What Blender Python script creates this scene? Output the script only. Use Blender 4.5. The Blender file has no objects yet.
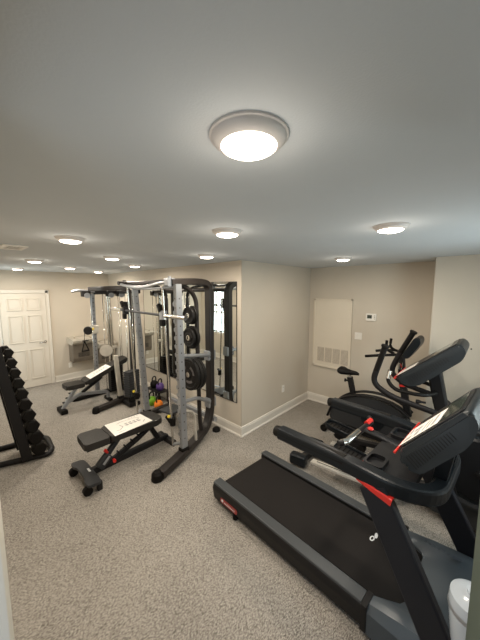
import bpy, bmesh, math, random
from mathutils import Vector, Matrix
random.seed(7)
PI = math.pi
C = bpy.context.scene.collection
V = Vector

# ------------------------------------------------------------------ camera
cam = bpy.data.cameras.new('camera'); co = bpy.data.objects.new('camera', cam); C.objects.link(co)
cam.sensor_fit = 'HORIZONTAL'; cam.sensor_width = 36; cam.lens = 36 * 275.7 / 480; cam.clip_start = .02
co.location = (0, 0, 2.10)
co.rotation_euler = (PI/2 - 0.10814, 0, 0.7437 - PI/2)
bpy.context.scene.camera = co
# ------------------------------------------------------------------ world, exposure
sc = bpy.context.scene
sc.view_settings.view_transform = 'Standard'; sc.view_settings.look = 'None'
sc.view_settings.gamma = 1; sc.view_settings.use_curve_mapping = False
sc.view_settings.exposure = 0.5
w = bpy.data.worlds.new('sky'); sc.world = w; w.use_nodes = True
nt = w.node_tree; nt.nodes.clear()
wo = nt.nodes.new('ShaderNodeOutputWorld'); bg = nt.nodes.new('ShaderNodeBackground')
sky = nt.nodes.new('ShaderNodeTexSky'); sky.sky_type = 'NISHITA'; sky.sun_elevation = math.radians(48); sky.sun_rotation = 2.2; sky.sun_disc = False
nt.links.new(sky.outputs[0], bg.inputs[0]); bg.inputs[1].default_value = .10; nt.links.new(bg.outputs[0], wo.inputs[0])
LAMP_W = 8.8         # watts per ceiling light
LAMP_COL = (1.0, .895, .76)
DAY_COL = (.84, .92, 1.0)
def area(name, loc, rot, sx, sy, power, col):
    l = bpy.data.lights.new(name, 'AREA'); l.shape = 'RECTANGLE'; l.size = sx; l.size_y = sy; l.energy = power; l.color = col
    o = bpy.data.objects.new(name, l); C.objects.link(o); o.location = loc; o.rotation_euler = rot
    return o
area('doorway_daylight', (-.55, .35, 1.25), (0, -PI/2, 0), 1.9, .8, 4.5, DAY_COL)          # daylight coming in by the entrance behind the camera
area('window_daylight', (-.22, 6.55, 1.45), (0, -PI/2, 0), 1.3, .8, 22, DAY_COL)          # daylight at the side window
area('front_window_daylight', (2.6, -1.02, 1.55), (PI/2, 0, 0), 1.3, 1.0, 42, DAY_COL)   # daylight at the window behind the machines

# ------------------------------------------------------------------ materials
MATS = {}
def mat(name, col, rough=.5, metal=0, bump=0, bscale=40, var=0, vscale=3, spec=.5, coat=0, emit=None):
    m = bpy.data.materials.new(name); m.use_nodes = True; n = m.node_tree.nodes; L = m.node_tree.links
    b = n['Principled BSDF']; b.inputs['Roughness'].default_value = rough; b.inputs['Metallic'].default_value = metal
    b.inputs['Specular IOR Level'].default_value = spec; b.inputs['Coat Weight'].default_value = coat
    tc = n.new('ShaderNodeTexCoord')
    nz = n.new('ShaderNodeTexNoise'); nz.inputs['Scale'].default_value = vscale; nz.inputs['Detail'].default_value = 3
    L.new(tc.outputs['Object'], nz.inputs['Vector'])
    cr = n.new('ShaderNodeValToRGB'); cr.color_ramp.elements[0].position = .3; cr.color_ramp.elements[1].position = .7
    v = var or .04
    cr.color_ramp.elements[0].color = tuple(max(0, c*(1-v)) for c in col)+(1,)
    cr.color_ramp.elements[1].color = tuple(min(1, c*(1+v)) for c in col)+(1,)
    L.new(nz.outputs['Fac'], cr.inputs[0]); L.new(cr.outputs[0], b.inputs['Base Color'])
    if bump:
        n2 = n.new('ShaderNodeTexNoise'); n2.inputs['Scale'].default_value = bscale; n2.inputs['Detail'].default_value = 2
        L.new(tc.outputs['Object'], n2.inputs['Vector'])
        bp = n.new('ShaderNodeBump'); bp.inputs['Strength'].default_value = bump; bp.inputs['Distance'].default_value = .004
        L.new(n2.outputs['Fac'], bp.inputs['Height']); L.new(bp.outputs[0], b.inputs['Normal'])
    if emit:
        b.inputs['Emission Color'].default_value = emit[0]+(1,); b.inputs['Emission Strength'].default_value = emit[1]
    MATS[name] = m
    return m
WALL = mat('wall_paint', (.555, .495, .41), .85, bump=.15, bscale=180, var=.015)
CEIL = mat('ceiling_paint', (.55, .575, .59), .9, bump=.15, bscale=160, var=.015)
TRIM = mat('trim_paint', (.68, .64, .57), .45, var=.02)
DOORP = mat('door_paint', (.64, .59, .51), .5, var=.02)
PANEL = mat('panel_paint', (.68, .61, .50), .6, var=.02)
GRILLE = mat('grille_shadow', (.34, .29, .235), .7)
WHITEP = mat('white_plastic', (.78, .75, .69), .4)
GREENDOOR = mat('green_grey_door_paint', (.07, .088, .068), .5)
BLACK = mat('black_powder_coat', (.011, .010, .010), .45, spec=.22, bump=.1, bscale=300)
BROWNBLACK = mat('dark_bronze_black_coat', (.018, .014, .012), .42, spec=.35)
BLUEBLACK = mat('navy_black_coat', (.009, .010, .014), .4, spec=.3)
RUBBER = mat('black_rubber', (.008, .007, .006), .5, spec=.11, bump=.3, bscale=200)
VINYL = mat('black_vinyl', (.018, .016, .014), .5, spec=.35, bump=.25, bscale=250)
PLASTIC = mat('black_gloss_plastic', (.010, .010, .011), .3, spec=.4)
SHELL = mat('dark_grey_shell', (.008, .010, .012), .36, spec=.2)
CONSOLE = mat('slate_console_shell', (.013, .017, .020), .40, spec=.4)
SHROUD = mat('charcoal_shroud', (.028, .029, .031), .5, spec=.35)
RAILG = mat('grey_deck_rail', (.046, .050, .053), .42, spec=.35)
HOOD = mat('grey_deck_hood', (.050, .062, .073), .3, spec=.5)
BELT = mat('treadmill_belt', (.014, .012, .011), .8, spec=.15, bump=.4, bscale=500)
SILVER = mat('silver_powder_coat', (.33, .34, .355), .32, metal=.55)
CHROME = mat('chrome', (.72, .70, .66), .12, metal=1)
STEELD = mat('fountain_cabinet_steel', (.21, .18, .145), .45, metal=.4, var=.1, vscale=8)
STEEL = mat('brushed_steel', (.58, .54, .47), .45, metal=.45, var=.1, vscale=8)
ALU = mat('aluminium_track', (.75, .72, .66), .3, metal=.6)
RED = mat('red_trim', (.55, .022, .015), .4)
LABELRED = mat('red_label', (.26, .035, .03), .35)
YELLOW = mat('yellow_knob', (.8, .6, .03), .4)
PAPER = mat('white_paper', (.80, .76, .70), .7)
INK = mat('printed_ink', (.10, .09, .09), .7)
INKG = mat('grey_print', (.35, .33, .32), .7)
LCD = mat('lcd_glass', (.05, .06, .05), .1)
KGREEN = mat('green_vinyl_coat', (.22, .52, .03), .45)
KORANGE = mat('orange_vinyl_coat', (.95, .25, .02), .45)
KPURPLE = mat('purple_vinyl_coat', (.10, .05, .22), .45)
IRON = mat('cast_iron_black', (.010, .009, .008), .5, spec=.2, bump=.3, bscale=120)
EMIT = mat('lit_diffuser', (1, .95, .85), .5, emit=((1.0, .88, .72), 9))
RING = mat('fixture_white_enamel', (.62, .58, .55), .5)
MARKW = mat('white_marking', (.62, .63, .63), .5)
MARKD = mat('dark_marking', (.03, .035, .045), .5)
CANW = mat('white_gloss_plastic', (.42, .46, .50), .15, coat=.5)

def mirror_mat():
    m = bpy.data.materials.new('mirror_glass'); m.use_nodes = True; b = m.node_tree.nodes['Principled BSDF']
    b.inputs['Base Color'].default_value = (.80, .83, .81, 1); b.inputs['Metallic'].default_value = 1; b.inputs['Roughness'].default_value = .01
    return m
MIRROR = mirror_mat()
def glass_mat():
    m = bpy.data.materials.new('window_glass'); m.use_nodes = True; n = m.node_tree.nodes; L = m.node_tree.links; n.clear()
    o = n.new('ShaderNodeOutputMaterial'); mx = n.new('ShaderNodeMixShader'); t = n.new('ShaderNodeBsdfTransparent'); g = n.new('ShaderNodeBsdfGlossy')
    t.inputs[0].default_value = (.93, .97, .95, 1); g.inputs['Roughness'].default_value = .02; mx.inputs[0].default_value = .07
    L.new(t.outputs[0], mx.inputs[1]); L.new(g.outputs[0], mx.inputs[2]); L.new(mx.outputs[0], o.inputs[0])
    return m
GLASS = glass_mat()
def carpet_mat():
    m = bpy.data.materials.new('loop_carpet'); m.use_nodes = True; n = m.node_tree.nodes; L = m.node_tree.links
    b = n['Principled BSDF']; b.inputs['Roughness'].default_value = .95; b.inputs['Specular IOR Level'].default_value = .1
    tc = n.new('ShaderNodeTexCoord')
    mp = n.new('ShaderNodeMapping'); mp.inputs['Scale'].default_value = (1, 2.2, 1); mp.inputs['Rotation'].default_value = (0, 0, .35)
    L.new(tc.outputs['Object'], mp.inputs[0])
    vo = n.new('ShaderNodeTexVoronoi'); vo.inputs['Scale'].default_value = 62; L.new(mp.outputs[0], vo.inputs['Vector'])
    nz = n.new('ShaderNodeTexNoise'); nz.inputs['Scale'].default_value = 78; nz.inputs['Detail'].default_value = 5; L.new(mp.outputs[0], nz.inputs['Vector'])
    n3 = n.new('ShaderNodeTexNoise'); n3.inputs['Scale'].default_value = 260; n3.inputs['Detail'].default_value = 1; L.new(tc.outputs['Object'], n3.inputs['Vector'])
    n4 = n.new('ShaderNodeTexNoise'); n4.inputs['Scale'].default_value = 1.3; n4.inputs['Detail'].default_value = 4; L.new(tc.outputs['Object'], n4.inputs['Vector'])
    def math_(op, a, bb):
        q = n.new('ShaderNodeMath'); q.operation = op
        for i, x in enumerate((a, bb)):
            if isinstance(x, (int, float)): q.inputs[i].default_value = x
            else: L.new(x, q.inputs[i])
        return q.outputs[0]
    a = math_('ADD', math_('MULTIPLY', nz.outputs['Fac'], 1.25), math_('MULTIPLY', vo.outputs['Distance'], -.42))
    a = math_('ADD', a, math_('MULTIPLY', n3.outputs['Fac'], .35))
    a = math_('ADD', a, math_('MULTIPLY', n4.outputs['Fac'], .22))
    cr = n.new('ShaderNodeValToRGB'); e = cr.color_ramp.elements
    e[0].position = .42; e[0].color = (.125, .112, .097, 1); e[1].position = 1.0; e[1].color = (.455, .42, .37, 1)
    L.new(a, cr.inputs[0]); L.new(cr.outputs[0], b.inputs['Base Color'])
    bp = n.new('ShaderNodeBump'); bp.inputs['Strength'].default_value = .7; bp.inputs['Distance'].default_value = .006
    L.new(a, bp.inputs['Height']); L.new(bp.outputs[0], b.inputs['Normal'])
    return m
CARPET = carpet_mat()

# ------------------------------------------------------------------ geometry helpers (world or local coordinates)
def B(): return bmesh.new()
def box(bm, c, s, rot=None, bev=0, seg=2):
    r = bmesh.ops.create_cube(bm, size=1)
    vs = r['verts']
    M = Matrix.Translation(V(c)) @ (rot.to_4x4() if rot else Matrix()) @ Matrix.Diagonal((s[0], s[1], s[2], 1))
    bmesh.ops.transform(bm, matrix=M, verts=vs)
    if bev:
        es = list({e for v in vs for e in v.link_edges})
        bmesh.ops.bevel(bm, geom=es, offset=min(bev, min(s)*.49), segments=seg, profile=.6, affect='EDGES')
    return bm
def fillet(pts, rad, n=6):
    pts = [V(p) for p in pts]
    if rad <= 0 or len(pts) < 3: return pts
    out = [pts[0]]
    for i in range(1, len(pts)-1):
        a, b, c = pts[i-1], pts[i], pts[i+1]
        d1, d2 = (a-b), (c-b)
        r = min(rad, d1.length*.49, d2.length*.49)
        p, q = b+d1.normalized()*r, b+d2.normalized()*r
        for k in range(n+1):
            t = k/n; out.append(p*(1-t)**2 + b*2*t*(1-t) + q*t*t)
    out.append(pts[-1]); return out
def sweep(bm, pts, w, h=None, rad=0, ref=(0, 0, 1), shape='round', n=12, taper=None, caps=True):
    """tube along pts; w across, h along ref; shape round / rect (rounded corners)"""
    h = h or w; P = fillet(pts, rad); ref = V(ref)
    if shape == 'round': prof = [(math.cos(2*PI*k/n)*w/2, math.sin(2*PI*k/n)*h/2) for k in range(n)]
    else:
        c = min(w, h)*.18; prof = []
        for sx, sy, a0 in ((1, 1, 0), (-1, 1, 90), (-1, -1, 180), (1, -1, 270)):
            for a in (0, 45, 90):
                t = math.radians(a0+a); prof.append((sx*(w/2-c)+math.cos(t)*c, sy*(h/2-c)+math.sin(t)*c))
    rings = []; last = None
    for i, p in enumerate(P):
        t = (P[min(i+1, len(P)-1)]-P[max(i-1, 0)]).normalized()
        u = t.cross(ref)
        if u.length < .05: u = last.copy() if last else t.cross(V((0, 1, 0.01)))
        u.normalize(); u = u - t*u.dot(t); u.normalize()
        if last and u.dot(last) < 0: u = -u
        last = u; v = u.cross(t)
        k = 1 if not taper else taper[0]+(taper[1]-taper[0])*i/(len(P)-1)
        rings.append([bm.verts.new(p+u*x*k+v*y*k) for x, y in prof])
    m = len(prof)
    for a, b in zip(rings, rings[1:]):
        for j in range(m):
            f = bm.faces.new((a[j], a[(j+1) % m], b[(j+1) % m], b[j])); f.smooth = shape == 'round'
    if caps: bm.faces.new(rings[0][::-1]); bm.faces.new(rings[-1])
    return bm
def cyl(bm, p0, p1, r0, r1=None, n=20):
    r1 = r0 if r1 is None else r1
    p0, p1 = V(p0), V(p1); t = (p1-p0).normalized(); u = t.orthogonal().normalized(); v = t.cross(u)
    R = [[bm.verts.new(p+(u*math.cos(2*PI*k/n)+v*math.sin(2*PI*k/n))*max(r, 1e-4)) for k in range(n)] for p, r in ((p0, r0), (p1, r1))]
    for k in range(n):
        f = bm.faces.new((R[0][k], R[0][(k+1) % n], R[1][(k+1) % n], R[1][k])); f.smooth = True
    bm.faces.new(R[0][::-1]); bm.faces.new(R[1]); return bm
def lathe(bm, prof, c=(0, 0, 0), axis=(0, 0, 1), n=28):
    """prof: (radius, distance along axis)"""
    t = V(axis).normalized(); u = t.orthogonal().normalized(); v = t.cross(u); c = V(c); rings = []
    for r, z in prof:
        if r < 1e-5: rings.append([bm.verts.new(c+t*z)])
        else: rings.append([bm.verts.new(c+t*z+(u*math.cos(2*PI*k/n)+v*math.sin(2*PI*k/n))*r) for k in range(n)])
    for a, b in zip(rings, rings[1:]):
        for k in range(n):
            k2 = (k+1) % n
            if len(a) == 1 and len(b) == 1: continue
            if len(a) == 1: f = bm.faces.new((a[0], b[k2], b[k]))
            elif len(b) == 1: f = bm.faces.new((a[k], a[k2], b[0]))
            else: f = bm.faces.new((a[k], a[k2], b[k2], b[k]))
            f.smooth = True
    return bm
def prism(bm, pts, o, u, v, depth, bev=0, smooth=False):
    """2-D outline pts in plane (o,u,v), extruded by vector depth"""
    o, u, v, d = V(o), V(u), V(v), V(depth)
    a = [bm.verts.new(o+u*x+v*y) for x, y in pts]; b = [bm.verts.new(o+u*x+v*y+d) for x, y in pts]
    n = len(pts); fs = [bm.faces.new(a[::-1]), bm.faces.new(b)]
    side = []
    for k in range(n):
        f = bm.faces.new((a[k], a[(k+1) % n], b[(k+1) % n], b[k])); f.smooth = smooth; side.append(f)
    if bev:
        es = [e for f in fs for e in f.edges]
        bmesh.ops.bevel(bm, geom=es, offset=bev, segments=3, profile=.5, affect='EDGES')
    return bm
def rnd(pts, r, n=4):
    """round the corners of a closed 2-D outline"""
    out = []
    for i in range(len(pts)):
        a, b, c = V(pts[i-1]+(0,)), V(pts[i]+(0,)), V(pts[(i+1) % len(pts)]+(0,))
        d1, d2 = a-b, c-b; q = min(r, d1.length*.45, d2.length*.45)
        p, s = b+d1.normalized()*q, b+d2.normalized()*q
        for k in range(n+1):
            t = k/n; w_ = p*(1-t)**2+b*2*t*(1-t)+s*t*t; out.append((w_.x, w_.y))
    return out
def rr(w, h, r): return rnd([(-w/2, -h/2), (w/2, -h/2), (w/2, h/2), (-w/2, h/2)], r)
def finish(bm, name, m):
    bmesh.ops.recalc_face_normals(bm, faces=bm.faces)
    for e in bm.edges:
        if len(e.link_faces) == 2 and e.calc_face_angle(0) > .6: e.smooth = False
    me = bpy.data.meshes.new(name); bm.to_mesh(me); bm.free(); me.materials.append(m)
    o = bpy.data.objects.new(name, me); C.objects.link(o); return o
def tag(o, label, cat, group=None):
    o['label'] = label; o['category'] = cat
    if group: o['group'] = group
    return o
def thing(name, label, cat, loc, rz=0, group=None):
    o = bpy.data.objects.new(name, None); C.objects.link(o); o.location = loc; o.rotation_euler = (0, 0, rz)
    o.empty_display_size = .1
    return tag(o, label, cat, group)
def part(t, name, bm, m, world=True, label=None, stuff=False):
    """a part (child) of t; world=True: bm is in world coordinates of the thing's root"""
    root = t
    while root.parent: root = root.parent
    if world:
        M = (Matrix.Translation(root.location) @ Matrix.Rotation(root.rotation_euler.z, 4, 'Z')).inverted()
        bmesh.ops.transform(bm, matrix=M, verts=bm.verts)
    o = finish(bm, name, m); o.parent = t
    if label: o['label'] = label
    if stuff: o['kind'] = 'stuff'
    return o
def single(name, bm, m, label, cat, base, group=None):
    """a thing that is one mesh, with its origin at base"""
    bmesh.ops.translate(bm, vec=-V(base), verts=bm.verts)
    o = finish(bm, name, m); o.location = base; return tag(o, label, cat, group)
def struct(name, bm, m, parent=None):
    o = finish(bm, name, m); o['kind'] = 'structure'
    if parent: o.parent = parent
    return o
def bx(*a): return box(B(), *a)
def span(x0, x1, y0, y1, z0, z1, bev=0): return box(B(), ((x0+x1)/2, (y0+y1)/2, (z0+z1)/2), (abs(x1-x0), abs(y1-y0), abs(z1-z0)), None, bev)
def aspan(bm, x0, x1, y0, y1, z0, z1, bev=0): return box(bm, ((x0+x1)/2, (y0+y1)/2, (z0+z1)/2), (abs(x1-x0), abs(y1-y0), abs(z1-z0)), None, bev)
def copy_tree(o, parent=None):
    c = o.copy(); C.objects.link(c)
    if parent: c.parent = parent
    for ch in list(o.children): copy_tree(ch, c)
    return c

# ------------------------------------------------------------------ room
CH = 2.5
AX0, AY0, AX1, AY1 = 2.79, 2.54, 2.945, 7.26     # the mirror wall runs from A0 to A1
struct('floor', span(-1.6, 4.8, -.85, 7.4, -.1, 0), CARPET)
struct('ceiling', span(-.05, 4.8, -.85, 7.4, CH, CH+.1), CEIL)
struct('wall_far', span(-.05, 3.3, 7.26, 7.4, 0, CH), WALL)
bm = prism(B(), [(AX0, AY0), (AX1, AY1), (AX1+.2, AY1), (AX1+.2, AY0+.12), (AX0+.01, AY0)], (0, 0, 0), (1, 0, 0), (0, 1, 0), (0, 0, CH)); struct('wall_mirror', bm, WALL)
struct('wall_back', span(AX0+.005, 4.8, AY0, AY0+.12, 0, CH), WALL)
struct('wall_right', span(4.7, 4.82, -.85, AY0, 0, CH), WALL)
struct('wall_jog', span(4.16, 4.7, -.75, .56, 0, CH), WALL)
# front wall with a window behind the machines
fx0, fx1, fz0, fz1 = 1.95, 3.25, 1.05, 2.05
bm = B(); aspan(bm, -.05, fx0, -.85, -.75, 0, CH); aspan(bm, fx1, 4.16, -.85, -.75, 0, CH); aspan(bm, fx0, fx1, -.85, -.75, 0, fz0); aspan(bm, fx0, fx1, -.85, -.75, fz1, CH)
struct('wall_front', bm, WALL)
# left wall: doorway where the camera stands, window far down the room
wy0, wy1, wz0, wz1 = 6.15, 6.95, .75, 2.1
bm = B()
for y0, y1, z0, z1 in ((-.85, -.16, 0, CH), (-.16, .82, 2.38, CH), (.82, wy0, 0, CH), (wy0, wy1, 0, wz0), (wy0, wy1, wz1, CH), (wy1, 7.26, 0, CH)):
    aspan(bm, -.07, .035, y0, y1, z0, z1)
struct('wall_left', bm, WALL)
bm = B(); aspan(bm, -.40, .05, .80, .82, 0, 2.38); aspan(bm, .035, .052, .82, .885, 0, 2.42); aspan(bm, .035, .06, .83, .845, 0, 2.42); aspan(bm, .035, .06, .866, .876, 0, 2.42)
struct('trim_1', bm, TRIM)
def window(n, axis, fixed, a0, a1, z0, z1, inward):
    f = B(); q = .05
    def bar(p0, p1, r0, r1, d=.05):
        if axis == 'y': aspan(f, fixed-d/2, fixed+d/2, p0, p1, r0, r1)
        else: aspan(f, p0, p1, fixed-d/2, fixed+d/2, r0, r1)
    bar(a0, a0+q, z0, z1); bar(a1-q, a1, z0, z1); bar(a0, a1, z0, z0+q); bar(a0, a1, z1-q, z1); bar((a0+a1)/2-.02, (a0+a1)/2+.02, z0, z1); bar(a0, a1, (z0+z1)/2-.02, (z0+z1)/2+.02)
    o = struct('window_%d' % n, f, TRIM)
    g = B()
    if axis == 'y': aspan(g, fixed-.003, fixed+.003, a0+q, a1-q, z0+q, z1-q)
    else: aspan(g, a0+q, a1-q, fixed-.003, fixed+.003, z0+q, z1-q)
    gl = struct('window_pane', g, GLASS, o)
window(1, 'y', -.02, wy0, wy1, wz0, wz1, 1)
window(2, 'x', -.80, fx0, fx1, fz0, fz1, 1)
def baseboard(name, p0, p1, nrm):
    p0, p1, nn = V(p0+(0,)), V(p1+(0,)), V(nrm+(0,)).normalized(); d = p1-p0; L = d.length; d.normalize()
    prof = [(0, 0), (.028, 0), (.028, .012), (.016, .028), (.016, .115), (.012, .122), (.012, .135), (.006, .145), (0, .145)]
    bm = prism(B(), prof, p0, nn, (0, 0, 1), d*L); struct(name, bm, TRIM)
adir = V((AX1-AX0, AY1-AY0, 0)).normalized(); an = V((-adir.y, adir.x, 0))
baseboard('baseboard_mirror', (AX0, AY0-.02), (AX1, AY1), (an.x, an.y))
baseboard('baseboard_back', (AX0-.02, AY0), (4.7, AY0), (0, -1))
baseboard('baseboard_right', (4.7, .56), (4.7, AY0), (-1, 0))
baseboard('baseboard_jog', (4.16, -.75), (4.16, .56), (-1, 0))
baseboard('baseboard_far', (1.655, 7.26), (AX1, 7.26), (0, -1))
baseboard('baseboard_door_side', (.035, 7.26), (.72, 7.26), (0, -1))
baseboard('baseboard_left', (.035, .90), (.035, 7.26), (1, 0))

# six-panel door in the far wall
dx0, dx1, dh = .80, 1.565, 2.03
slab = B(); aspan(slab, dx0, dx1, 7.222, 7.255, .012, dh)
pw = .235
for cx in (dx0+.225, dx1-.225):
    for z0, z1 in ((.20, .83), (1.00, 1.56), (1.68, 1.92)):
        cz, h = (z0+z1)/2, z1-z0
        # raised moulding frame and field of each panel
        for s in (-1, 1):
            aspan(slab, cx+s*pw/2-.008, cx+s*pw/2+.008, 7.206, 7.224, z0, z1, .003); aspan(slab, cx-pw/2, cx+pw/2, 7.206, 7.224, cz+s*h/2-.008, cz+s*h/2+.008, .003)
        prism(slab, [(-pw/2+.035, -h/2+.035), (pw/2-.035, -h/2+.035), (pw/2-.035, h/2-.035), (-pw/2+.035, h/2-.035)], (cx, 7.215, cz), (1, 0, 0), (0, 0, 1), (0, .01, 0))
d1 = struct('door_1', slab, DOORP)
bm = B(); lathe(bm, [(.0, 0), (.028, 0), (.028, .01), (.012, .014), (.012, .045), (0, .045)], (1.505, 7.22, .97), (0, -1, 0)); sweep(bm, [(1.505, 7.178, .97), (1.42, 7.175, .965), (1.385, 7.178, .96)], .016, .022, ref=(0, 0, 1))
struct('door_handle', bm, CHROME, d1)
bm = B()
for z in (.3, 1.05, 1.8): cyl(bm, (dx0-.004, 7.216, z-.045), (dx0-.004, 7.216, z+.045), .007)
struct('door_hinge', bm, CHROME, d1)
bm = B()
for x0, x1, z0, z1 in ((dx1+.005, dx1+.075, 0, dh+.075), (dx0-.075, dx0-.005, 0, dh+.075), (dx0-.075, dx1+.075, dh+.005, dh+.075)):
    aspan(bm, x0, x1, 7.238, 7.26, z0, z1, .004)
aspan(bm, dx1+.055, dx1+.07, 7.228, 7.24, 0, dh+.07, .003); aspan(bm, dx0-.07, dx0-.055, 7.228, 7.24, 0, dh+.07, .003); aspan(bm, dx0-.07, dx1+.07, 7.228, 7.24, dh+.055, dh+.07, .003)
struct('trim_2', bm, TRIM)
# open entrance door leaf beside the camera
bm = B()
q0, q1 = V((1.085, -.012, 0)), V((.14, -.10, 0)); dd = (q1-q0).normalized(); nn = V((-dd.y, dd.x, 0))
prism(bm, [(0, 0), ((q1-q0).length, 0), ((q1-q0).length, .04), (0, .04)], q0+V((0, 0, .01)), dd, nn, (0, 0, 2.33), .002)
d2 = struct('door_2', bm, GREENDOOR)

# ------------------------------------------------------------------ ceiling lights
LP = [(.580, .502, 'large round flush ceiling light nearest the camera, lit'),
      (1.36, 1.37, 'round lit ceiling light in front of the weight machine, centre of ceiling'),
      (1.95, .51, 'round lit ceiling light above the treadmill on the right'),
      (2.11, 2.46, 'round lit ceiling light just in front of the mirror wall corner'),
      (3.46, 1.43, 'round lit ceiling light over the exercise bike by the access panel'),
      (.72, 2.44, 'round lit ceiling light at upper left, biggest of the left cluster'),
      (1.46, 3.45, 'round lit ceiling light above the near bench, left of the weight machine'),
      (2.16, 4.28, 'round lit ceiling light above the top bar of the weight machine'),
      (.90, 4.56, 'round lit ceiling light behind the air vent, over the dumbbell rack'),
      (1.58, 5.48, 'round lit ceiling light above the far cable machine column'),
      (1.00, 6.43, 'small far round ceiling light just in front of the white door'),
      (2.31, 6.19, 'small far round ceiling light nearest the drinking fountain')]
def ceiling_light(x, y, label):
    t = thing('ceiling_light', label, 'light', (x, y, CH), 0, 'round flush ceiling lights')
    r = B(); lathe(r, [(.103, 0), (.103, -.005), (.098, -.007), (.097, -.010), (.092, -.017), (.080, -.026), (.074, -.028), (.072, -.026), (.072, -.010)], n=48)
    part(t, 'trim_ring', r, RING, False)
    d = B(); lathe(d, [(.0725, -.026), (.071, -.030), (.062, -.035), (.045, -.039), (.025, -.041), (0, -.0415)], n=48)
    part(t, 'diffuser', d, EMIT, False)
    l = bpy.data.lights.new('lamp', 'AREA'); l.shape = 'DISK'; l.size = .12; l.energy = LAMP_W; l.color = LAMP_COL
    o = bpy.data.objects.new('lamp', l); C.objects.link(o); o.parent = t; o.location = (0, 0, -.052)
    l = bpy.data.lights.new('lamp_glow', 'POINT'); l.shadow_soft_size = .06; l.energy = LAMP_W*.08; l.color = LAMP_COL
    o = bpy.data.objects.new('lamp_glow', l); C.objects.link(o); o.parent = t; o.location = (0, 0, -.13)
    return t
for a in LP: ceiling_light(*a)
t = thing('ceiling_vent', 'white rectangular slatted air vent in the ceiling at far left', 'vent', (.50, 3.34, CH))
bm = B()
for s in (-1, 1): aspan(bm, -.09, .09, s*.15-.018, s*.15+.018, -.010, 0, .003); aspan(bm, s*.075-.018, s*.075+.018, -.16, .16, -.010, 0, .003)
part(t, 'frame', bm, WHITEP, False)
part(t, 'backing', span(-.07, .07, -.14, .14, -.004, 0), MARKD, False)
bm = B()
for k in range(5): box(bm, (-.045+k*.0225, 0, -.006), (.008, .27, .002), Matrix.Rotation(.6, 3, 'Y'))
part(t, 'louvre', bm, WHITEP, False)

# ------------------------------------------------------------------ wall fittings
t = thing('access_panel', 'tall cream wall panel with return air grille at its foot', 'panel', (4.7, 2.09, .71))
part(t, 'panel_board', span(4.678, 4.70, 1.765, 2.415, .725, 1.92, .002), PANEL)
bm = B()
for y0, y1, z0, z1 in ((1.74, 1.77, .70, 1.945), (2.41, 2.44, .70, 1.945), (1.74, 2.44, .70, .73), (1.74, 2.44, 1.915, 1.945)): aspan(bm, 4.668, 4.70, y0, y1, z0, z1, .003)
part(t, 'panel_frame', bm, PANEL)
for k in range(4):
    y0 = 2.345-k*.147
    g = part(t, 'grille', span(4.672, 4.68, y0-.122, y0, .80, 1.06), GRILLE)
    bm = B()
    for j in range(13): box(bm, (4.671, y0-.061, .81+j*.02), (.006, .12, .007), Matrix.Rotation(.5, 3, 'Y'))
    part(g, 'louvre', bm, PANEL)
t = thing('thermostat', 'white square thermostat with small grey display on the right wall', 'thermostat', (4.7, 1.44, 1.665))
part(t, 'housing', prism(B(), rr(.155, .115, .012), (4.70, 1.44, 1.665), (0, 1, 0), (0, 0, 1), (-.026, 0, 0), .004), WHITEP)
part(t, 'display', span(4.668, 4.674, 1.425, 1.495, 1.645, 1.70), LCD)
bm = B()
for z in (1.64, 1.665, 1.69): aspan(bm, 4.669, 4.674, 1.375, 1.392, z-.006, z+.006, .002)
part(t, 'button', bm, GRILLE)
t = thing('light_switch', 'cream double switch plate between the access panel and the thermostat', 'switch', (4.7, 1.63, 1.335))
part(t, 'wall_plate', prism(B(), rr(.115, .12, .006), (4.70, 1.63, 1.335), (0, 1, 0), (0, 0, 1), (-.008, 0, 0), .003), WHITEP)
for y in (1.605, 1.655): part(t, 'rocker', box(B(), (4.690, y, 1.335), (.008, .032, .066), Matrix.Rotation(.06, 3, 'Y'), .002), WHITEP)
def outlet(loc, u, nrm, label):
    t = thing('power_outlet', label, 'outlet', loc); loc, u, nrm = V(loc), V(u), V(nrm)
    part(t, 'wall_plate', prism(B(), rr(.075, .118, .006), loc, u, (0, 0, 1), nrm*.007, .002), WHITEP)
    for s in (-1, 1):
        k = part(t, 'socket', prism(B(), rr(.034, .028, .010), loc+nrm*.007+V((0, 0, s*.022)), u, (0, 0, 1), nrm*.003, .001), WHITEP)
        b = B()
        for q in (-1, 1): prism(b, [(-.0015, -.005), (.0015, -.005), (.0015, .005), (-.0015, .005)], loc+nrm*.0101+u*q*.007+V((0, 0, s*.022)), u, (0, 0, 1), nrm*.0006)
        part(k, 'slot', b, INK)
outlet((3.84, 2.54, .43), (1, 0, 0), (0, -1, 0), 'white power outlet low on the wall right of the mirror corner')
outlet((1.97, 7.26, .34), (1, 0, 0), (0, -1, 0), 'white power outlet under the drinking fountain on the far wall')
# mirror
mo = V((AX0, AY0, 0))+adir*.085
m0, mL, mz0, mz1 = mo, 2.75, .48, 2.215
t = thing('wall_mirror', 'large frameless wall mirror behind the weight machine', 'mirror', (mo+adir*1.3+an*.004+V((0, 0, mz0))))
part(t, 'mirror_glass', prism(B(), [(0, mz0), (mL, mz0), (mL, mz1), (0, mz1)], m0+an*.003, adir, (0, 0, 1), an*.006), MIRROR)
bm = B()
for k in (0, mL): prism(bm, [(k-.004, mz0), (k+.004, mz0), (k+.004, mz1), (k-.004, mz1)], m0+an*.001, adir, (0, 0, 1), an*.010)
for z in (mz0, mz1): prism(bm, [(0, z-.004), (mL, z-.004), (mL, z+.004), (0, z+.004)], m0+an*.001, adir, (0, 0, 1), an*.010)
part(t, 'edge_channel', bm, BROWNBLACK)

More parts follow.
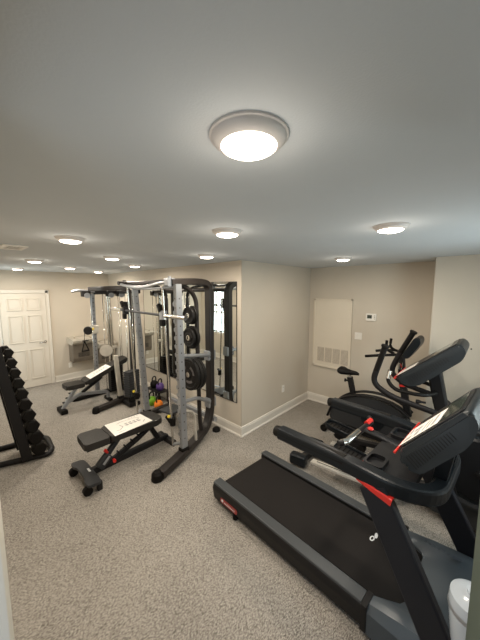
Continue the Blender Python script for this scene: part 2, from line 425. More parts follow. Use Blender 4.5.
# ------------------------------------------------------------------ drinking fountain
def fountain(x0, x1, zt, h, label):
    w_ = x1-x0; cx = (x0+x1)/2; y1 = 7.26
    t = thing('drinking_fountain', label, 'drinking fountain', (cx, y1, zt-h), 0)
    part(t, 'cabinet', prism(B(), [(0, 0), (.26, 0), (.30, .10), (.30, h-.14), (0, h-.14)], (x0+.03, y1, zt-h), (0, -1, 0), (0, 0, 1), (w_-.06, 0, 0), .008), STEELD)
    part(t, 'basin', prism(B(), rnd([(0, 0), (.33, 0), (.44, .05), (.46, .12), (0, .16)], .02), (x0, y1, zt-.16), (0, -1, 0), (0, 0, 1), (w_, 0, 0), .012), STEEL)
    bm = B(); lathe(bm, [(0, .004), (w_*.30, .006), (w_*.34, .012), (w_*.36, .010)], (cx, y1-.25, zt-.028), (0, -.09, 1)); part(t, 'bowl', bm, CHROME)
    bm = B(); sweep(bm, [(cx+.1, y1-.12, zt-.02), (cx+.1, y1-.12, zt+.04), (cx+.07, y1-.17, zt+.05)], .016, rad=.02); part(t, 'spout', bm, CHROME)
    bm = B(); aspan(bm, cx-.07, cx+.07, y1-.465, y1-.445, zt-.09, zt-.05, .004); part(t, 'push_bar', bm, CHROME)
    bm = B()
    for k in range(6): aspan(bm, cx-.12, cx+.12, y1-.303, y1-.299, zt-h+.12+k*.018, zt-h+.128+k*.018)
    part(t, 'vent_slot', bm, BLACK)
fountain(1.93, 2.44, 1.02, .58, 'stainless drinking fountain on the far wall, the higher of the pair')
fountain(2.48, 2.90, .86, .56, 'stainless drinking fountain set lower, right beside the taller one')

# ------------------------------------------------------------------ treadmill
def console(t, x0, x1, prof, m_side, m_face, vents=True, paper=True, seat=None):
    """prof: (y,z) outline with [0]=rear bottom of face, [-1]=front top of face; local coordinates; extruded along x"""
    P = rnd(prof, .07, 6); n = len(P)
    bm = prism(B(), P, (x0, 0, 0), (0, 1, 0), (0, 0, 1), (x1-x0, 0, 0), .022); 
    for f in bm.faces: f.smooth = True
    sh = part(t, 'console', bm, m_side, False)
    a, b = V((0,)+prof[0]), V((0,)+prof[-1]); d = (b-a); L = d.length; d.normalize(); nn = V((0, -d.z, d.y))
    if nn.z < 0: nn = -nn
    o = V((x0, 0, 0))+a+nn*.004; W = x1-x0
    part(sh, 'control_panel', prism(B(), rnd([(.025, .02), (W-.025, .02), (W-.025, L-.03), (.025, L-.03)], .04), o-nn*.004, (1, 0, 0), d, nn*.008, .002), m_face, False)
    part(sh, 'screen', prism(B(), [(W*.16, L*.56), (W*.84, L*.56), (W*.84, L*.88), (W*.16, L*.88)], o+nn*.003, (1, 0, 0), d, nn*.003), LCD, False)
    for k in range(7):
        bm = B(); prism(bm, [(W*.15+k*W*.105, L*.48), (W*.15+k*W*.105+.018, L*.48), (W*.15+k*W*.105+.018, L*.48+.012), (W*.15+k*W*.105, L*.48+.012)], o+nn*.004, (1, 0, 0), d, nn*.003); part(sh, 'button', bm, CHROME, False)
    if vents:
        bm = B(); c = V((x0-.0005, 0, 0)); mid = V((0, sum(p[0] for p in prof)/len(prof), sum(p[1] for p in prof)/len(prof)))
        for k in range(17):
            s = c+mid+d*(-.19*L/.5+k*.019*L/.5)-nn*.005
            prism(bm, [(-.035+.002*k, -.0022), (.038, -.0022), (.038, .0022), (-.035+.002*k, .0022)], s, nn, d, (-.0015, 0, 0))
        part(sh, 'speaker_vent', bm, BLACK, False)
        bm = B(); cyl(bm, c+mid+d*(.27*L/.5)+V((-.001, 0, 0)), c+mid+d*(.27*L/.5)+V((-.003, 0, 0)), .006); part(sh, 'screw', bm, BLACK, False)
    return sh, o, d, nn, W, L
TM = thing('treadmill', 'large black treadmill with grey deck rails and red trim, nearest machine', 'treadmill', (2.02, .85, 0), math.radians(-4.0))
R0 = 1.04; F0 = -1.17; HW = .41        # local rear and front ends, half width
for s in (-1, 1):
    # profile along the length: rail body
    bm = B(); y0 = -.42
    prism(bm, rnd([(0, .035), (.085, .03), (.105, .15), (.095, .20), (0, .205)], .018), (s*(HW-.105), R0, 0), (s, 0, 0), (0, 0, 1), (0, y0-R0, 0), .006)
    part(TM, 'side_skirt', bm, BLACK, False)
    bm = B(); prism(bm, rnd([(-.004, .0), (.092, -.006), (.088, .014), (.0, .018)], .008), (s*(HW-.103), R0+.004, .196), (s, 0, 0), (0, 0, 1), (0, y0-R0-.0, 0), .004)
    part(TM, 'foot_rail', bm, RAILG, False, label='grey foot rail beside the running belt')
    bm = B(); aspan(bm, s*(HW-.11), s*(HW+.006), -.455, -.418, .04, .216, .006); part(TM, 'rail_joint', bm, BLACK, False)
    bm = B(); cyl(bm, (s*(HW-.03), .74, 0), (s*(HW-.03), .74, .05), .026, .02); part(TM, 'foot', bm, RUBBER, False)
    bm = B(); cyl(bm, (s*(HW-.03), -.95, 0), (s*(HW-.03), -.95, .05), .026, .02); part(TM, 'foot', bm, RUBBER, False)
    bm = B(); lathe(bm, [(0, 0), (.015, 0), (.015, .01), (0, .01)], (s*(HW-.05), R0+.008, .12), (0, -1, 0)); part(TM, 'end_cap_bolt', bm, CHROME, False)
# rolled belt with deck under it
bm = B(); prof = [(R0-.06+.035*math.sin(a), .155+.035*math.cos(a)) for a in [PI*k/8 for k in range(9)]]
prof = [(-.62, .19)]+prof+[(-.62, .12)]
prism(bm, prof, (-.285, 0, 0), (0, 1, 0), (0, 0, 1), (.57, 0, 0)); part(TM, 'running_belt', bm, BELT, False)
part(TM, 'deck_underframe', span(-.29, .29, -1.0, R0-.10, .045, .12), BLACK, False)
# belt emblem: open loop and filled leaf
bm = B(); cx, cy = .118, -.283
P = [(.030*math.cos(a)*1.0, .016*math.sin(a)) for a in [2*PI*k/16 for k in range(16)]]; Q = [(x*.62, y*.5) for x, y in P]
for k in range(16):
    k2 = (k+1) % 16; f = bm.faces.new([bm.verts.new((cx+p[0]*.94, cy+p[1], .1915)) for p in (P[k], P[k2], Q[k2], Q[k])])
prism(bm, [(.034*math.cos(a)*.75+.012*math.sin(a), .013*math.sin(a)) for a in [2*PI*k/12 for k in range(12)]], (cx+.048, cy-.012, .1905), (1, 0, 0), (0, 1, 0), (0, 0, .001))
part(TM, 'belt_emblem', bm, MARKW, False)
# hood: lofted over y with a U-shaped rear edge
bm = B(); nx = 24; ys = [0, .06, .2, .4, .58, .70, .755, .77]
grid = []
for j, q in enumerate(ys):
    row = []
    for i in range(nx+1):
        u = -1+2*i/nx; x = u*HW*(1 - (.10 if j >= 5 else 0)*((j-4)/4))
        au = abs(u); edge = 1 if au > .74 else (1-math.sqrt(max(0, 1-(au/.74)**8)))
        yr = -.455-.0 if au > .72 else -.60+.145*max(0, (au-.50)/.22)**2.2*.98
        y = yr*(1-q/.77)+(F0)*(q/.77)
        zt = .212+.075*math.sin(min(1, q/.5)*PI/2)*(1-.25*au**2); 
        if j >= 6: zt = .212 - .0 if j == 6 else .06
        if au > .97: zt = min(zt, .18) if j < 7 else .05
        row.append(bm.verts.new((x, y, zt)))
    grid.append(row)
for a, b in zip(grid, grid[1:]):
    for i in range(nx):
        f = bm.faces.new((a[i], a[i+1], b[i+1], b[i])); f.smooth = True
low = [[bm.verts.new((v.co.x, v.co.y, .04)) for v in row] for row in (grid[0], grid[-1])]
for (r, l_) in ((grid[0], low[0]), (grid[-1], low[1])):
    for i in range(nx): bm.faces.new((r[i], r[i+1], l_[i+1], l_[i]))
for i in (0, nx):
    sv = [g[i] for g in grid]; lo = [bm.verts.new((v.co.x, v.co.y, .035)) for v in sv]
    for a in range(len(sv)-1): bm.faces.new((sv[a], sv[a+1], lo[a+1], lo[a]))
part(TM, 'motor_hood', bm, HOOD, False, label='grey motor hood')
bm = B()   # small dark embossed lettering and block on the hood
x = .275
aspan(bm, x-.011, x+.011, -.80, -.752, .284, .2862)
for k in range(6):
    y = -.735+k*.027
    aspan(bm, x-.011, x+.009, y, y+.004, .284, .2858); aspan(bm, x-.011, x-.007, y, y+.017, .284, .2858)
    if k % 2: aspan(bm, x+.005, x+.009, y, y+.017, .284, .2858)
    else: aspan(bm, x-.002, x+.002, y, y+.013, .284, .2858)
part(TM, 'hood_lettering', bm, MARKD, False)
# side label
bm = prism(B(), rr(.235, .042, .02), (-HW-.001, .80, .105), (0, 1, 0), (0.13, 0, .99), (-.003, 0, 0)); lb = part(TM, 'side_label', bm, LABELRED, False, label='red side label')
bm = B(); prism(bm, rr(.028, .022, .01), (-HW-.005, .885, .108), (0, 1, 0), (0.13, 0, .99), (-.002, 0, 0))
for k in range(9): prism(bm, [(0, -.007), (.010, -.007), (.010, -.003), (.004, -.003), (.004, .007), (0, .007)], (-HW-.005, .715+k*.0165, .104), (0, 1, 0), (0.13, 0, .99), (-.002, 0, 0))
part(lb, 'label_print', bm, MARKW, False)
# uprights
for s in (-1, 1):
    bm = B(); sweep(bm, [(s*.415, -.90, .15), (s*.40, -.45, .99)], .055, .155, ref=(0, 1, .5), shape='rect'); part(TM, 'upright', bm, BLUEBLACK, False)
    bm = B(); aspan(bm, s*.37, s*.46, -1.02, -.77, .05, .20, .02); part(TM, 'upright_base', bm, BLACK, False)
    bm = B(); sweep(bm, [(s*.400, -.555, .965), (s*.402, -.45, .985), (s*.402, -.36, 1.005)], .075, .045, ref=(0, 0, 1), shape='rect', taper=(1, .55)); part(TM, 'upright_cap', bm, RED, False, label='red wedge where the upright meets the handrail')
# handrail: one sweep around the front (left rail, front cross, right rail)
bm = B()
hp = [(-.395, .22, 1.05), (-.395, -.30, 1.05), (-.375, -.58, 1.02), (-.24, -.72, .99), (.24, -.72, .99), (.375, -.58, 1.02), (.395, -.30, 1.05), (.395, .22, 1.05)]
sweep(bm, hp, .085, .085, rad=.16, ref=(0, 0, 1), shape='rect'); part(TM, 'handrail', bm, SHELL, False)
for s in (-1, 1):
    bm = B(); sweep(bm, [(s*.395, .26, 1.045), (s*.395, .23, 1.05), (s*.395, -.28, 1.058)], .086, .078, ref=(0, 0, 1)); part(TM, 'rail_grip', bm, RUBBER, False)
# dash tray with cup holders
part(TM, 'dash_tray', prism(B(), rnd([(-.33, -.62), (.33, -.62), (.33, -.36), (.2, -.33), (-.2, -.33), (-.33, -.36)], .03), (0, 0, .985), (1, 0, 0), (0, 1, 0), (0, 0, .045), .01), PLASTIC, False)
for s in (-1, 1):
    bm = B(); out = rr(.155, .115, .035); inn = rr(.125, .085, .03); cx, cy = s*.235, -.40
    n = len(out); lv = [(out, 1.0), (out, 1.055), (inn, 1.055), (inn, .965)]
    R = [[bm.verts.new((cx+x, cy+y, z)) for x, y in o_] for o_, z in lv]
    for a, b in zip(R, R[1:]):
        for k in range(n): bm.faces.new((a[k], a[(k+1) % n], b[(k+1) % n], b[k]))
    bm.faces.new(R[-1]); ch = part(TM, 'cup_holder', bm, PLASTIC, False)
    bm = B(); sweep(bm, [(cx-.085, cy-.055, 1.02), (cx-.08, cy+.065, 1.02), (cx+.08, cy+.065, 1.02), (cx+.085, cy-.055, 1.02)], .012, .02, rad=.03); part(TM, 'cup_holder_trim', bm, RED, False)
cs, o, d, nn, W, L = console(TM, -.305, .20, [(-.53, 1.19), (-.57, 1.115), (-.65, 1.11), (-.84, 1.35), (-.87, 1.47), (-.825, 1.54)], CONSOLE, PLASTIC)
bm = prism(B(), [(-.0, 0), (.27, 0), (.27, .27), (0, .27)], o+V((.06, 0, 0))+d*.0+nn*.006, (1, 0, 0), d, nn*.0015); pp = part(cs, 'instruction_sheet', bm, PAPER, False, label='white printed sheet taped over the display')
bm = B()
for k, (x, y, a, b) in enumerate([(.03, .02, .06, .05), (.03, .09, .09, .03), (.14, .02, .10, .02), (.14, .06, .05, .06), (.04, .15, .19, .012), (.04, .18, .16, .012), (.04, .21, .19, .025)]):
    prism(bm, [(x, y), (x+a, y), (x+a, y+b), (x, y+b)], o+V((.06, 0, 0))+nn*.0078, (1, 0, 0), d, nn*.0004)
part(pp, 'print', bm, INKG, False)
bm = B(); sweep(bm, [o+V((.0, 0, .0))-d*.012, o+V((W, 0, 0))-d*.012], .014, .012); part(TM, 'console_trim', bm, RED, False)
for s in (-1, 1):
    bm = B(); sweep(bm, [(s*.10, -.70, .99), (s*.10, -.73, 1.2)], .05, .07, shape='rect', ref=(0, 1, 0)); part(TM, 'console_support', bm, SHELL, False)
# pulse bar across, held by a middle arm
bm = B(); sweep(bm, [(.10, -.44, 1.02), (.10, -.32, 1.04), (.10, -.20, 1.05)], .07, .035, rad=.03, ref=(0, 0, 1)); part(TM, 'pulse_bar_arm', bm, PLASTIC, False)
bm = B(); sweep(bm, [(-.23, -.15, 1.05), (-.18, -.18, 1.05), (.26, -.18, 1.05), (.32, -.14, 1.05)], .042, rad=.05); pb = part(TM, 'pulse_bar', bm, PLASTIC, False)
bm = B(); sweep(bm, [(-.205, -.165, 1.054), (-.17, -.180, 1.054), (.02, -.180, 1.054)], .047, .045); part(pb, 'pulse_sensor', bm, CHROME, False)
bm = B(); sweep(bm, [(.17, -.176, 1.062), (.255, -.176, 1.062)], .040, .042); part(pb, 'pulse_sensor', bm, RED, False, label='red inlaid grip sensor')
bm = B(); lathe(bm, [(0, .010), (.018, .009), (.022, 0)], (.10, -.235, 1.068)); part(TM, 'stop_button', bm, RED, False)

# ------------------------------------------------------------------ elliptical
EL = thing('elliptical_trainer', 'black elliptical trainer with round flywheel housing, between treadmill and bike', 'elliptical', (3.07, .60, 0))
part(EL, 'base_frame', sweep(B(), [(3.05, 1.55, .10), (3.05, .4, .09), (3.05, -.35, .09)], .09, .07, shape='rect'), BLACK)
part(EL, 'rear_stabilizer', sweep(B(), [(2.80, 1.55, .09), (3.17, 1.55, .09)], .08, .08, shape='rect', ref=(0, 0, 1)), BLACK)
for x in (2.765, 3.19): part(EL, 'end_cap', box(B(), (x, 1.59, .085), (.11, .20, .13), Matrix.Rotation(.1, 3, 'Z'), .035, 3), SHELL)
part(EL, 'front_stabilizer', sweep(B(), [(2.75, -.35, .05), (3.35, -.35, .05)], .08, .08, shape='rect'), BLACK)
for x in (2.78, 3.30):
    tr = part(EL, 'roller_track', sweep(B(), [(x, 1.42, .125), (x, .62, .175)], .075, .03, shape='rect', ref=(0, 0, 1)), ALU)
    part(tr, 'track_slot', sweep(B(), [(x-.0, 1.36, .146), (x-.0, .66, .189)], .006, .004, shape='rect', ref=(0, 0, 1)), BLACK)
    part(EL, 'track_support', sweep(B(), [(x, .66, .15), (x+(.1 if x < 3 else -.1), .62, .09), (3.05, .5, .08)], .05, .05, shape='rect', rad=.05), BLACK)
def pedal(x, y, z, rx, ry, wy):
    arm = part(EL, 'pedal_arm', sweep(B(), [(x+wy, ry, rx), (x+wy, y+.1, z-.05), (x+wy, y-.25, z-.04), (x+wy*.8, .12, .42)], .05, .06, rad=.1, shape='rect', ref=(0, 0, 1)), BLACK)
    bm = B(); cyl(bm, (x+wy-.035, ry, rx), (x+wy+.035, ry, rx), .045); part(arm, 'roller', bm, RUBBER)
    bm = B(); prism(bm, rnd([(-.075, -.19), (.075, -.19), (.085, .1), (.06, .20), (-.06, .20), (-.085, .1)], .04), (x, y, z-.02), (1, 0, 0), (0, 1, .12), (0, 0, .045), .01)
    p = part(EL, 'foot_pedal', bm, PLASTIC)
    bm = B()
    pts = rnd([(-.085, -.17), (-.09, .1), (-.07, .19), (.07, .19), (.09, .1), (.085, -.17)], .04)
    sweep(bm, [(x+a, y+b, z+.035+.12*b) for a, b in pts[2:-2]], .018, .04, ref=(0, 0, 1)); part(p, 'pedal_rim', bm, SHELL)
    bm = B()
    for k in range(7): box(bm, (x, y-.13+k*.045, z+.028+(-.13+k*.045)*.12), (.12, .012, .006), None, .002)
    part(p, 'tread_rib', bm, RUBBER)
pedal(2.93, 1.02, .28, .20, .90, -.13)
pedal(3.36, 1.32, .30, .19, 1.05, -.04)
# flywheel housing
cy_, cz_ = .0, .62
bm = B(); lathe(bm, [(0, -.17), (.30, -.17), (.385, -.15), (.41, -.11), (.41, .11), (.385, .15), (.30, .17), (0, .17)], (3.06, cy_, cz_), (1, 0, 0), 56)
part(EL, 'flywheel_housing', bm, CONSOLE)
for s in (-1, 1):
    bm = B(); lathe(bm, [(.335, 0), (.340, .012), (.325, .016), (.30, .006), (.30, -.005)], (3.06+s*.172, cy_, cz_), (s, 0, 0), 56); part(EL, 'housing_ring', bm, SHROUD)
    bm = B(); lathe(bm, [(0, .02), (.25, .018), (.27, .004), (.27, 0)], (3.06+s*.172, cy_, cz_), (s, 0, 0), 48); dk = part(EL, 'crank_disc', bm, PLASTIC)
    bm = B(); sweep(bm, [(3.06+s*.20, cy_, cz_), (3.06+s*.20, cy_+s*.14, cz_-.12)], .05, .03, ref=(1, 0, 0)); part(dk, 'crank', bm, BLACK)
bm = B(); prism(bm, rnd([(-.42, .07), (.33, .07), (.36, .2), (.2, .35), (-.3, .35), (-.44, .2)], .05), (2.93, 0, 0), (0, 1, 0), (0, 0, 1), (.26, 0, 0), .02); part(EL, 'drive_cover', bm, SHROUD)
bm = B(); sweep(bm, [(3.06, .22, .80), (3.06, .30, 1.08), (3.06, .36, 1.36)], .09, .11, shape='rect', ref=(0, 1, 0)); part(EL, 'mast', bm, BLACK)
bm = B(); lathe(bm, [(0, .05), (.016, .05), (.019, .03), (.010, .0), (.010, -.03)], (3.0, .43, 1.05), (-.2, 1, 0)); part(EL, 'mast_knob', bm, BLACK)
cs, o, d, nn, W, L = console(EL, 2.86, 3.30, [(.03, 1.275), (-.05, 1.215), (-.15, 1.235), (-.445, 1.52), (-.47, 1.60), (-.42, 1.665)], CONSOLE, PLASTIC, paper=True)
for ob in [cs]+list(cs.children): ob.location = (0, 0, 0)
for ob in [cs]: ob.location = (-3.07, 0, 0)
bm = prism(B(), [(0, .0), (.2, .0), (.2, .19), (0, .19)], o+V((.04, 0, 0))+nn*.006, (1, 0, 0), d, nn*.0015); pp = part(cs, 'instruction_sheet', bm, PAPER, False, label='white printed sheet on the display')
bm = B()
for k in range(6): prism(bm, [(.02, .02+k*.027), (.17-.03*(k % 2), .02+k*.027), (.17-.03*(k % 2), .03+k*.027), (.02, .03+k*.027)], o+V((.04, 0, 0))+nn*.0078, (1, 0, 0), d, nn*.0004)
part(pp, 'print', bm, INKG, False)
bm = B(); sweep(bm, [o-d*.01, o+V((W, 0, 0))-d*.01], .02); part(cs, 'console_trim', bm, RED, False)
# fixed handles: loop reaching back from the mast
for s in (-1, 1):
    bm = B(); sweep(bm, [(3.06+s*.05, .33, 1.16), (3.06+s*.20, .40, 1.16), (3.06+s*.24, .62, 1.17), (3.06+s*.22, .70, 1.24), (3.06+s*.20, .68, 1.34)], .036, rad=.08); hd = part(EL, 'fixed_handle', bm, RUBBER)
    bm = B(); sweep(bm, [(3.06+s*.215, .692, 1.26), (3.06+s*.20, .682, 1.335)], .042); part(hd, 'pulse_sensor', bm, CHROME)
# moving arms
def arm(x, pts, pivot):
    a = part(EL, 'moving_arm', sweep(B(), pts, .045, .055, rad=.13, ref=(0, 0, 1)), BLACK)
    p0, p1 = V(pts[0]), V(pts[1]); t_ = (p0-p1).normalized()
    part(a, 'arm_grip', sweep(B(), [p0, p0-t_*.26], .052, .052), RUBBER)
    bm = B(); lathe(bm, [(.0, .012), (.034, .010), (.038, -.004), (.027, -.02)], p0, t_); part(a, 'grip_cap', bm, RUBBER)
    bm = B(); cyl(bm, (pivot[0]-.04, pivot[1], pivot[2]), (pivot[0]+.04, pivot[1], pivot[2]), .05); part(a, 'pivot_hub', bm, BLACK)
arm(0, [(2.84, .73, 1.57), (2.84, .79, 1.35), (2.84, .83, 1.19), (2.84, .66, 1.09), (2.86, .30, 1.03), (2.86, .26, .96)], (2.88, .28, .98))
arm(0, [(3.36, .60, 1.66), (3.36, .74, 1.36), (3.36, .80, 1.18), (3.36, .66, 1.08), (3.30, .30, 1.03), (3.28, .26, .96)], (3.26, .28, .98))

# ------------------------------------------------------------------ upright exercise bike
BK = thing('exercise_bike', 'black upright exercise bike with saddle by the access panel wall', 'exercise bike', (3.93, 1.15, 0))
X = 3.93
bm = B(); prism(bm, rnd([(-.05, .0), (-.13, .06), (.02, .14), (.10, .075), (.12, .0)], .03), (0, 0, 0), (1, 0, 0), (0, 1, 0), (0, 0, .001)); bm.free()
# saddle: lofted ellipses from nose to rear
bm = B(); rows = []
for q, wd, z, th in ((-.15, .018, .0, .03), (-.11, .032, .008, .055), (-.04, .045, .006, .07), (.03, .08, .006, .085), (.08, .115, .014, .10), (.12, .105, .018, .095), (.145, .06, .016, .05)):
    rows.append([bm.verts.new((X+wd*math.cos(a), 1.48+q, .915+z+th/2*math.sin(a)*(1 if math.sin(a) > 0 else 1.1))) for a in [2*PI*k/14 for k in range(14)]])
for a, b in zip(rows, rows[1:]):
    for k in range(14): f = bm.faces.new((a[k], a[(k+1) % 14], b[(k+1) % 14], b[k])); f.smooth = True
bm.faces.new(rows[0]); bm.faces.new(rows[-1]); part(BK, 'saddle', bm, RUBBER)
part(BK, 'saddle_clamp', sweep(B(), [(X, 1.46, .90), (X, 1.455, .84)], .05), CHROME)
part(BK, 'seat_post', sweep(B(), [(X, 1.455, .85), (X, 1.36, .46)], .07, .07, shape='rect', ref=(0, 1, 0)), BLACK)
bm = B(); lathe(bm, [(0, .07), (.022, .07), (.026, .05), (.012, .04), (.010, 0)], (X, 1.46, .79), (-.3, 1, .1)); part(BK, 'adjust_knob', bm, BLACK)
# low fairing
bm = B(); out = [(1.72, .17), (1.66, .40), (1.52, .54), (1.30, .62), (1.08, .64), (.85, .60), (.70, .50), (.66, .30), (.68, .14)]
prism(bm, rnd(out, .06), (X-.08, 0, 0), (0, 1, 0), (0, 0, 1), (.16, 0, 0), .03); part(BK, 'body_shroud', bm, SHROUD)
for s in (-1, 1):
    bm = B(); sweep(bm, [(X+s*.09, y, z) for y, z in [(1.73, .22), (1.66, .43), (1.50, .57), (1.28, .66), (1.05, .68), (.82, .63), (.67, .52)]], .035, .06, rad=.1, ref=(1, 0, 0)); part(BK, 'shroud_arch', bm, BLACK)
    bm = B(); lathe(bm, [(0, .012), (.15, .010), (.155, 0)], (X+s*.085, 1.10, .36), (s, 0, 0), 32); pc = part(BK, 'crank_disc', bm, SHELL)
    bm = B(); sweep(bm, [(X+s*.11, 1.10, .36), (X+s*.11, 1.10+s*.10, .36-s*.12)], .03, .018, ref=(1, 0, 0)); part(pc, 'crank_arm', bm, CHROME)
    bm = B(); box(bm, (X+s*.17, 1.10+s*.10, .36-s*.12), (.10, .10, .03), None, .012); part(pc, 'pedal', bm, RUBBER)
part(BK, 'rear_stabilizer', sweep(B(), [(X-.16, 1.74, .06), (X+.16, 1.74, .06)], .09, .09), BLACK)
for s in (-1, 1):
    bm = B(); cyl(bm, (X+s*.16, 1.74, .05), (X+s*.20, 1.74, .05), .05); part(BK, 'stabilizer_cap', bm, RUBBER)
part(BK, 'front_stabilizer', sweep(B(), [(X-.18, .66, .06), (X+.18, .66, .06)], .09, .09), BLACK)
part(BK, 'main_beam', sweep(B(), [(X, 1.74, .09), (X, .68, .09)], .09, .08, shape='rect'), BLACK)
part(BK, 'front_post', sweep(B(), [(X, .70, .50), (X, .79, .95), (X, .82, 1.26)], .07, .08, shape='rect', ref=(0, 1, 0)), BLACK)
part(BK, 'post_ring', sweep(B(), [(X, .771, .88), (X, .777, .905)], .08, .09, shape='rect', ref=(0, 1, 0)), RED)
bm = B(); sweep(bm, [(X-.23, 1.18, 1.245), (X-.25, 1.08, 1.27), (X-.20, .90, 1.30), (X, .82, 1.28), (X+.18, .90, 1.30), (X+.2, 1.08, 1.27), (X+.19, 1.18, 1.245)], .036, rad=.09); part(BK, 'handlebar', bm, RUBBER)
for s in (-1, 1):
    bm = B(); sweep(bm, [(X+s*.09, .88, 1.30), (X+s*.09, .98, 1.34), (X+s*.10, .97, 1.46)], .034, rad=.06); part(BK, 'bar_horn', bm, RUBBER)
BC = B(); prism(BC, rnd([(.80, 1.27), (.72, 1.26), (.60, 1.46), (.61, 1.53), (.66, 1.54)], .03), (X-.13, 0, 0), (0, 1, 0), (0, 0, 1), (.26, 0, 0), .015); cons = part(BK, 'console', BC, SHELL)
part(cons, 'display', prism(B(), [(.03, .04), (.23, .04), (.23, .26), (.03, .26)], (X-.13, .80, 1.275), (1, 0, 0), V((0, -.46, .89)).normalized(), V((0, .89, .46))*.004), LCD)

# ------------------------------------------------------------------ weight machine (guided bar rack)
SM = thing('smith_machine', 'tall weight rack with black bent frame, silver uprights and guided barbell', 'weight machine', (2.1, 3.4, 0))
bm = B(); sweep(bm, [(1.51, 2.60, .055), (1.92, 2.72, .075), (2.30, 2.88, .085), (2.50, 2.96, .12), (2.61, 3.0, .35), (2.61, 3.0, 1.2), (2.61, 3.0, 2.19), (2.35, 2.95, 2.215), (1.82, 2.80, 2.19)], .085, .115, rad=.16, ref=(0, 1, 0.0), shape='rect')
part(SM, 'main_frame', bm, BROWNBLACK)
bm = B(); lathe(bm, [(0, 0), (.065, 0), (.068, .02), (.062, .075), (.04, .10), (0, .105)], (1.485, 2.615, 0)); part(SM, 'front_foot', bm, RUBBER)
bm = B(); lathe(bm, [(0, 0), (.06, 0), (.06, .03), (.04, .05), (0, .05)], (2.66, 2.93, 0)); part(SM, 'rear_foot', bm, RUBBER)
bm = B(); sweep(bm, [(1.83, 2.76, 2.19), (1.83, 2.84, 2.19)], .10, .10, shape='rect'); cyl(bm, (1.83, 2.80, 2.23), (1.83, 2.80, 2.26), .02); part(SM, 'top_node', bm, SILVER)
def upright(p0, p1, side, n=17):
    p0, p1 = V(p0), V(p1); d = (p1-p0)
    u = part(SM, 'upright', sweep(B(), [p0, p1], .085, .06, shape='rect', ref=(0, 1, 0)), SILVER)
    bm = B()
    for k in range(n):
        c = p0+d*(.07+.9*k/n); cyl(bm, c+V((-.044, 0, 0)), c+V((-.0435-.001, 0, 0)), .009, n=10); cyl(bm, c+V((0, -.0305, 0)), c+V((0, -.0315, 0)), .009, n=10)
    part(u, 'pin_hole', bm, INK)
    bm = B(); pts = [(0, 0), (0, d.length*.90)]
    for k in range(n, 0, -1):
        z = d.length*.86*k/n; pts += [(.085, z), (.08, z-.035), (.035, z-.05), (.04, z-.075)]
    prism(bm, pts, p0+V((0, side*.03, .06)), (0, side, 0), d.normalized(), (.012, 0, 0)); part(u, 'catch_teeth', bm, SILVER)
    bm = B(); box(bm, p0+V((0, 0, -.01)), (.11, .09, .06), None, .01); part(u, 'upright_shoe', bm, RUBBER)
upright((1.925, 2.725, .13), (1.885, 2.725, 2.17), 1)
upright((2.16, 4.06, .13), (2.05, 4.10, 2.17), 1)
part(SM, 'left_skid', sweep(B(), [(1.60, 4.02, .05), (2.0, 4.08, .065), (2.62, 4.12, .06)], .08, .08, shape='rect', rad=.1), BROWNBLACK)
part(SM, 'rear_post', sweep(B(), [(2.62, 4.12, .06), (2.62, 4.12, 2.1), (2.3, 4.12, 2.2), (1.80, 4.1, 2.2)], .06, .06, rad=.15), BROWNBLACK)
part(SM, 'top_beam', sweep(B(), [(1.84, 2.84, 2.20), (1.96, 4.28, 2.19)], .055, .055), BROWNBLACK)
bm = B(); cyl(bm, (1.955, 4.22, 2.19), (1.955, 4.22, 2.24), .015); lathe(bm, [(0, .07), (.03, .065), (.03, .05), (0, .045)], (1.955, 4.22, 2.185)); part(SM, 'beam_knob', bm, BLACK)
part(SM, 'upper_cross_bar', sweep(B(), [(2.6, 3.0, 2.10), (2.6, 4.1, 2.10)], .055, .055), BROWNBLACK)
part(SM, 'rear_cross_bar', sweep(B(), [(2.62, 2.9, .20), (2.62, 4.1, .20)], .06, .06, shape='rect'), SILVER)
part(SM, 'chin_up_bar', sweep(B(), [(1.84, 2.80, 2.20), (1.80, 3.02, 2.18), (1.80, 3.26, 2.14), (1.80, 3.55, 2.135), (1.80, 3.80, 2.15), (1.80, 4.0, 2.18)], .04, rad=.12), SILVER)
part(SM, 'chin_up_bar', sweep(B(), [(1.92, 2.80, 2.15), (1.96, 3.3, 2.12), (1.96, 3.9, 2.12)], .035, rad=.1), SILVER)
# guide rods with brackets
for p0, p1 in (((1.86, 2.86, .13), (1.77, 2.86, 2.15)), ((1.97, 4.00, .13), (1.89, 4.00, 2.15))):
    g = part(SM, 'guide_rod', sweep(B(), [p0, p1], .028), CHROME)
    bm = B(); sweep(bm, [V(p0)+V((0, 0, .03)), V(p0)+V((.10, -.11 if p0[1] < 3 else .08, .05))], .05, .02, shape='rect'); part(g, 'rod_bracket', bm, SILVER)
    bm = B(); sweep(bm, [V(p1)+V((0, 0, -.02)), V(p1)+V((.16, -.11 if p0[1] < 3 else .08, -.02))], .05, .02, shape='rect'); part(g, 'rod_bracket', bm, SILVER)
    bm = B(); q = V(p0)+V((0, 0, .28)); cyl(bm, q, q+V((0, 0, .10)), .035); box(bm, q+V((-.03, .05, .07)), (.03, .11, .03), Matrix.Rotation(.5, 3, 'X'), .008); st = part(g, 'safety_stop', bm, RUBBER)
    bm = B(); lathe(bm, [(0, 0), (.018, .004), (.018, .02), (0, .024)], q+V((-.03, .02, .12)), (-1, 0, .3)); part(st, 'stop_knob', bm, YELLOW)
bz = 1.80
bar = part(SM, 'barbell', sweep(B(), [(1.785, 2.86, bz), (1.86, 4.15, bz)], .032), SHROUD)
for y0, y1, x in ((2.42, 2.82, 1.77), (4.18, 4.55, 1.875)): part(bar, 'bar_sleeve', sweep(B(), [(x, y0, bz), (x+.01, y1, bz)], .05), CHROME)
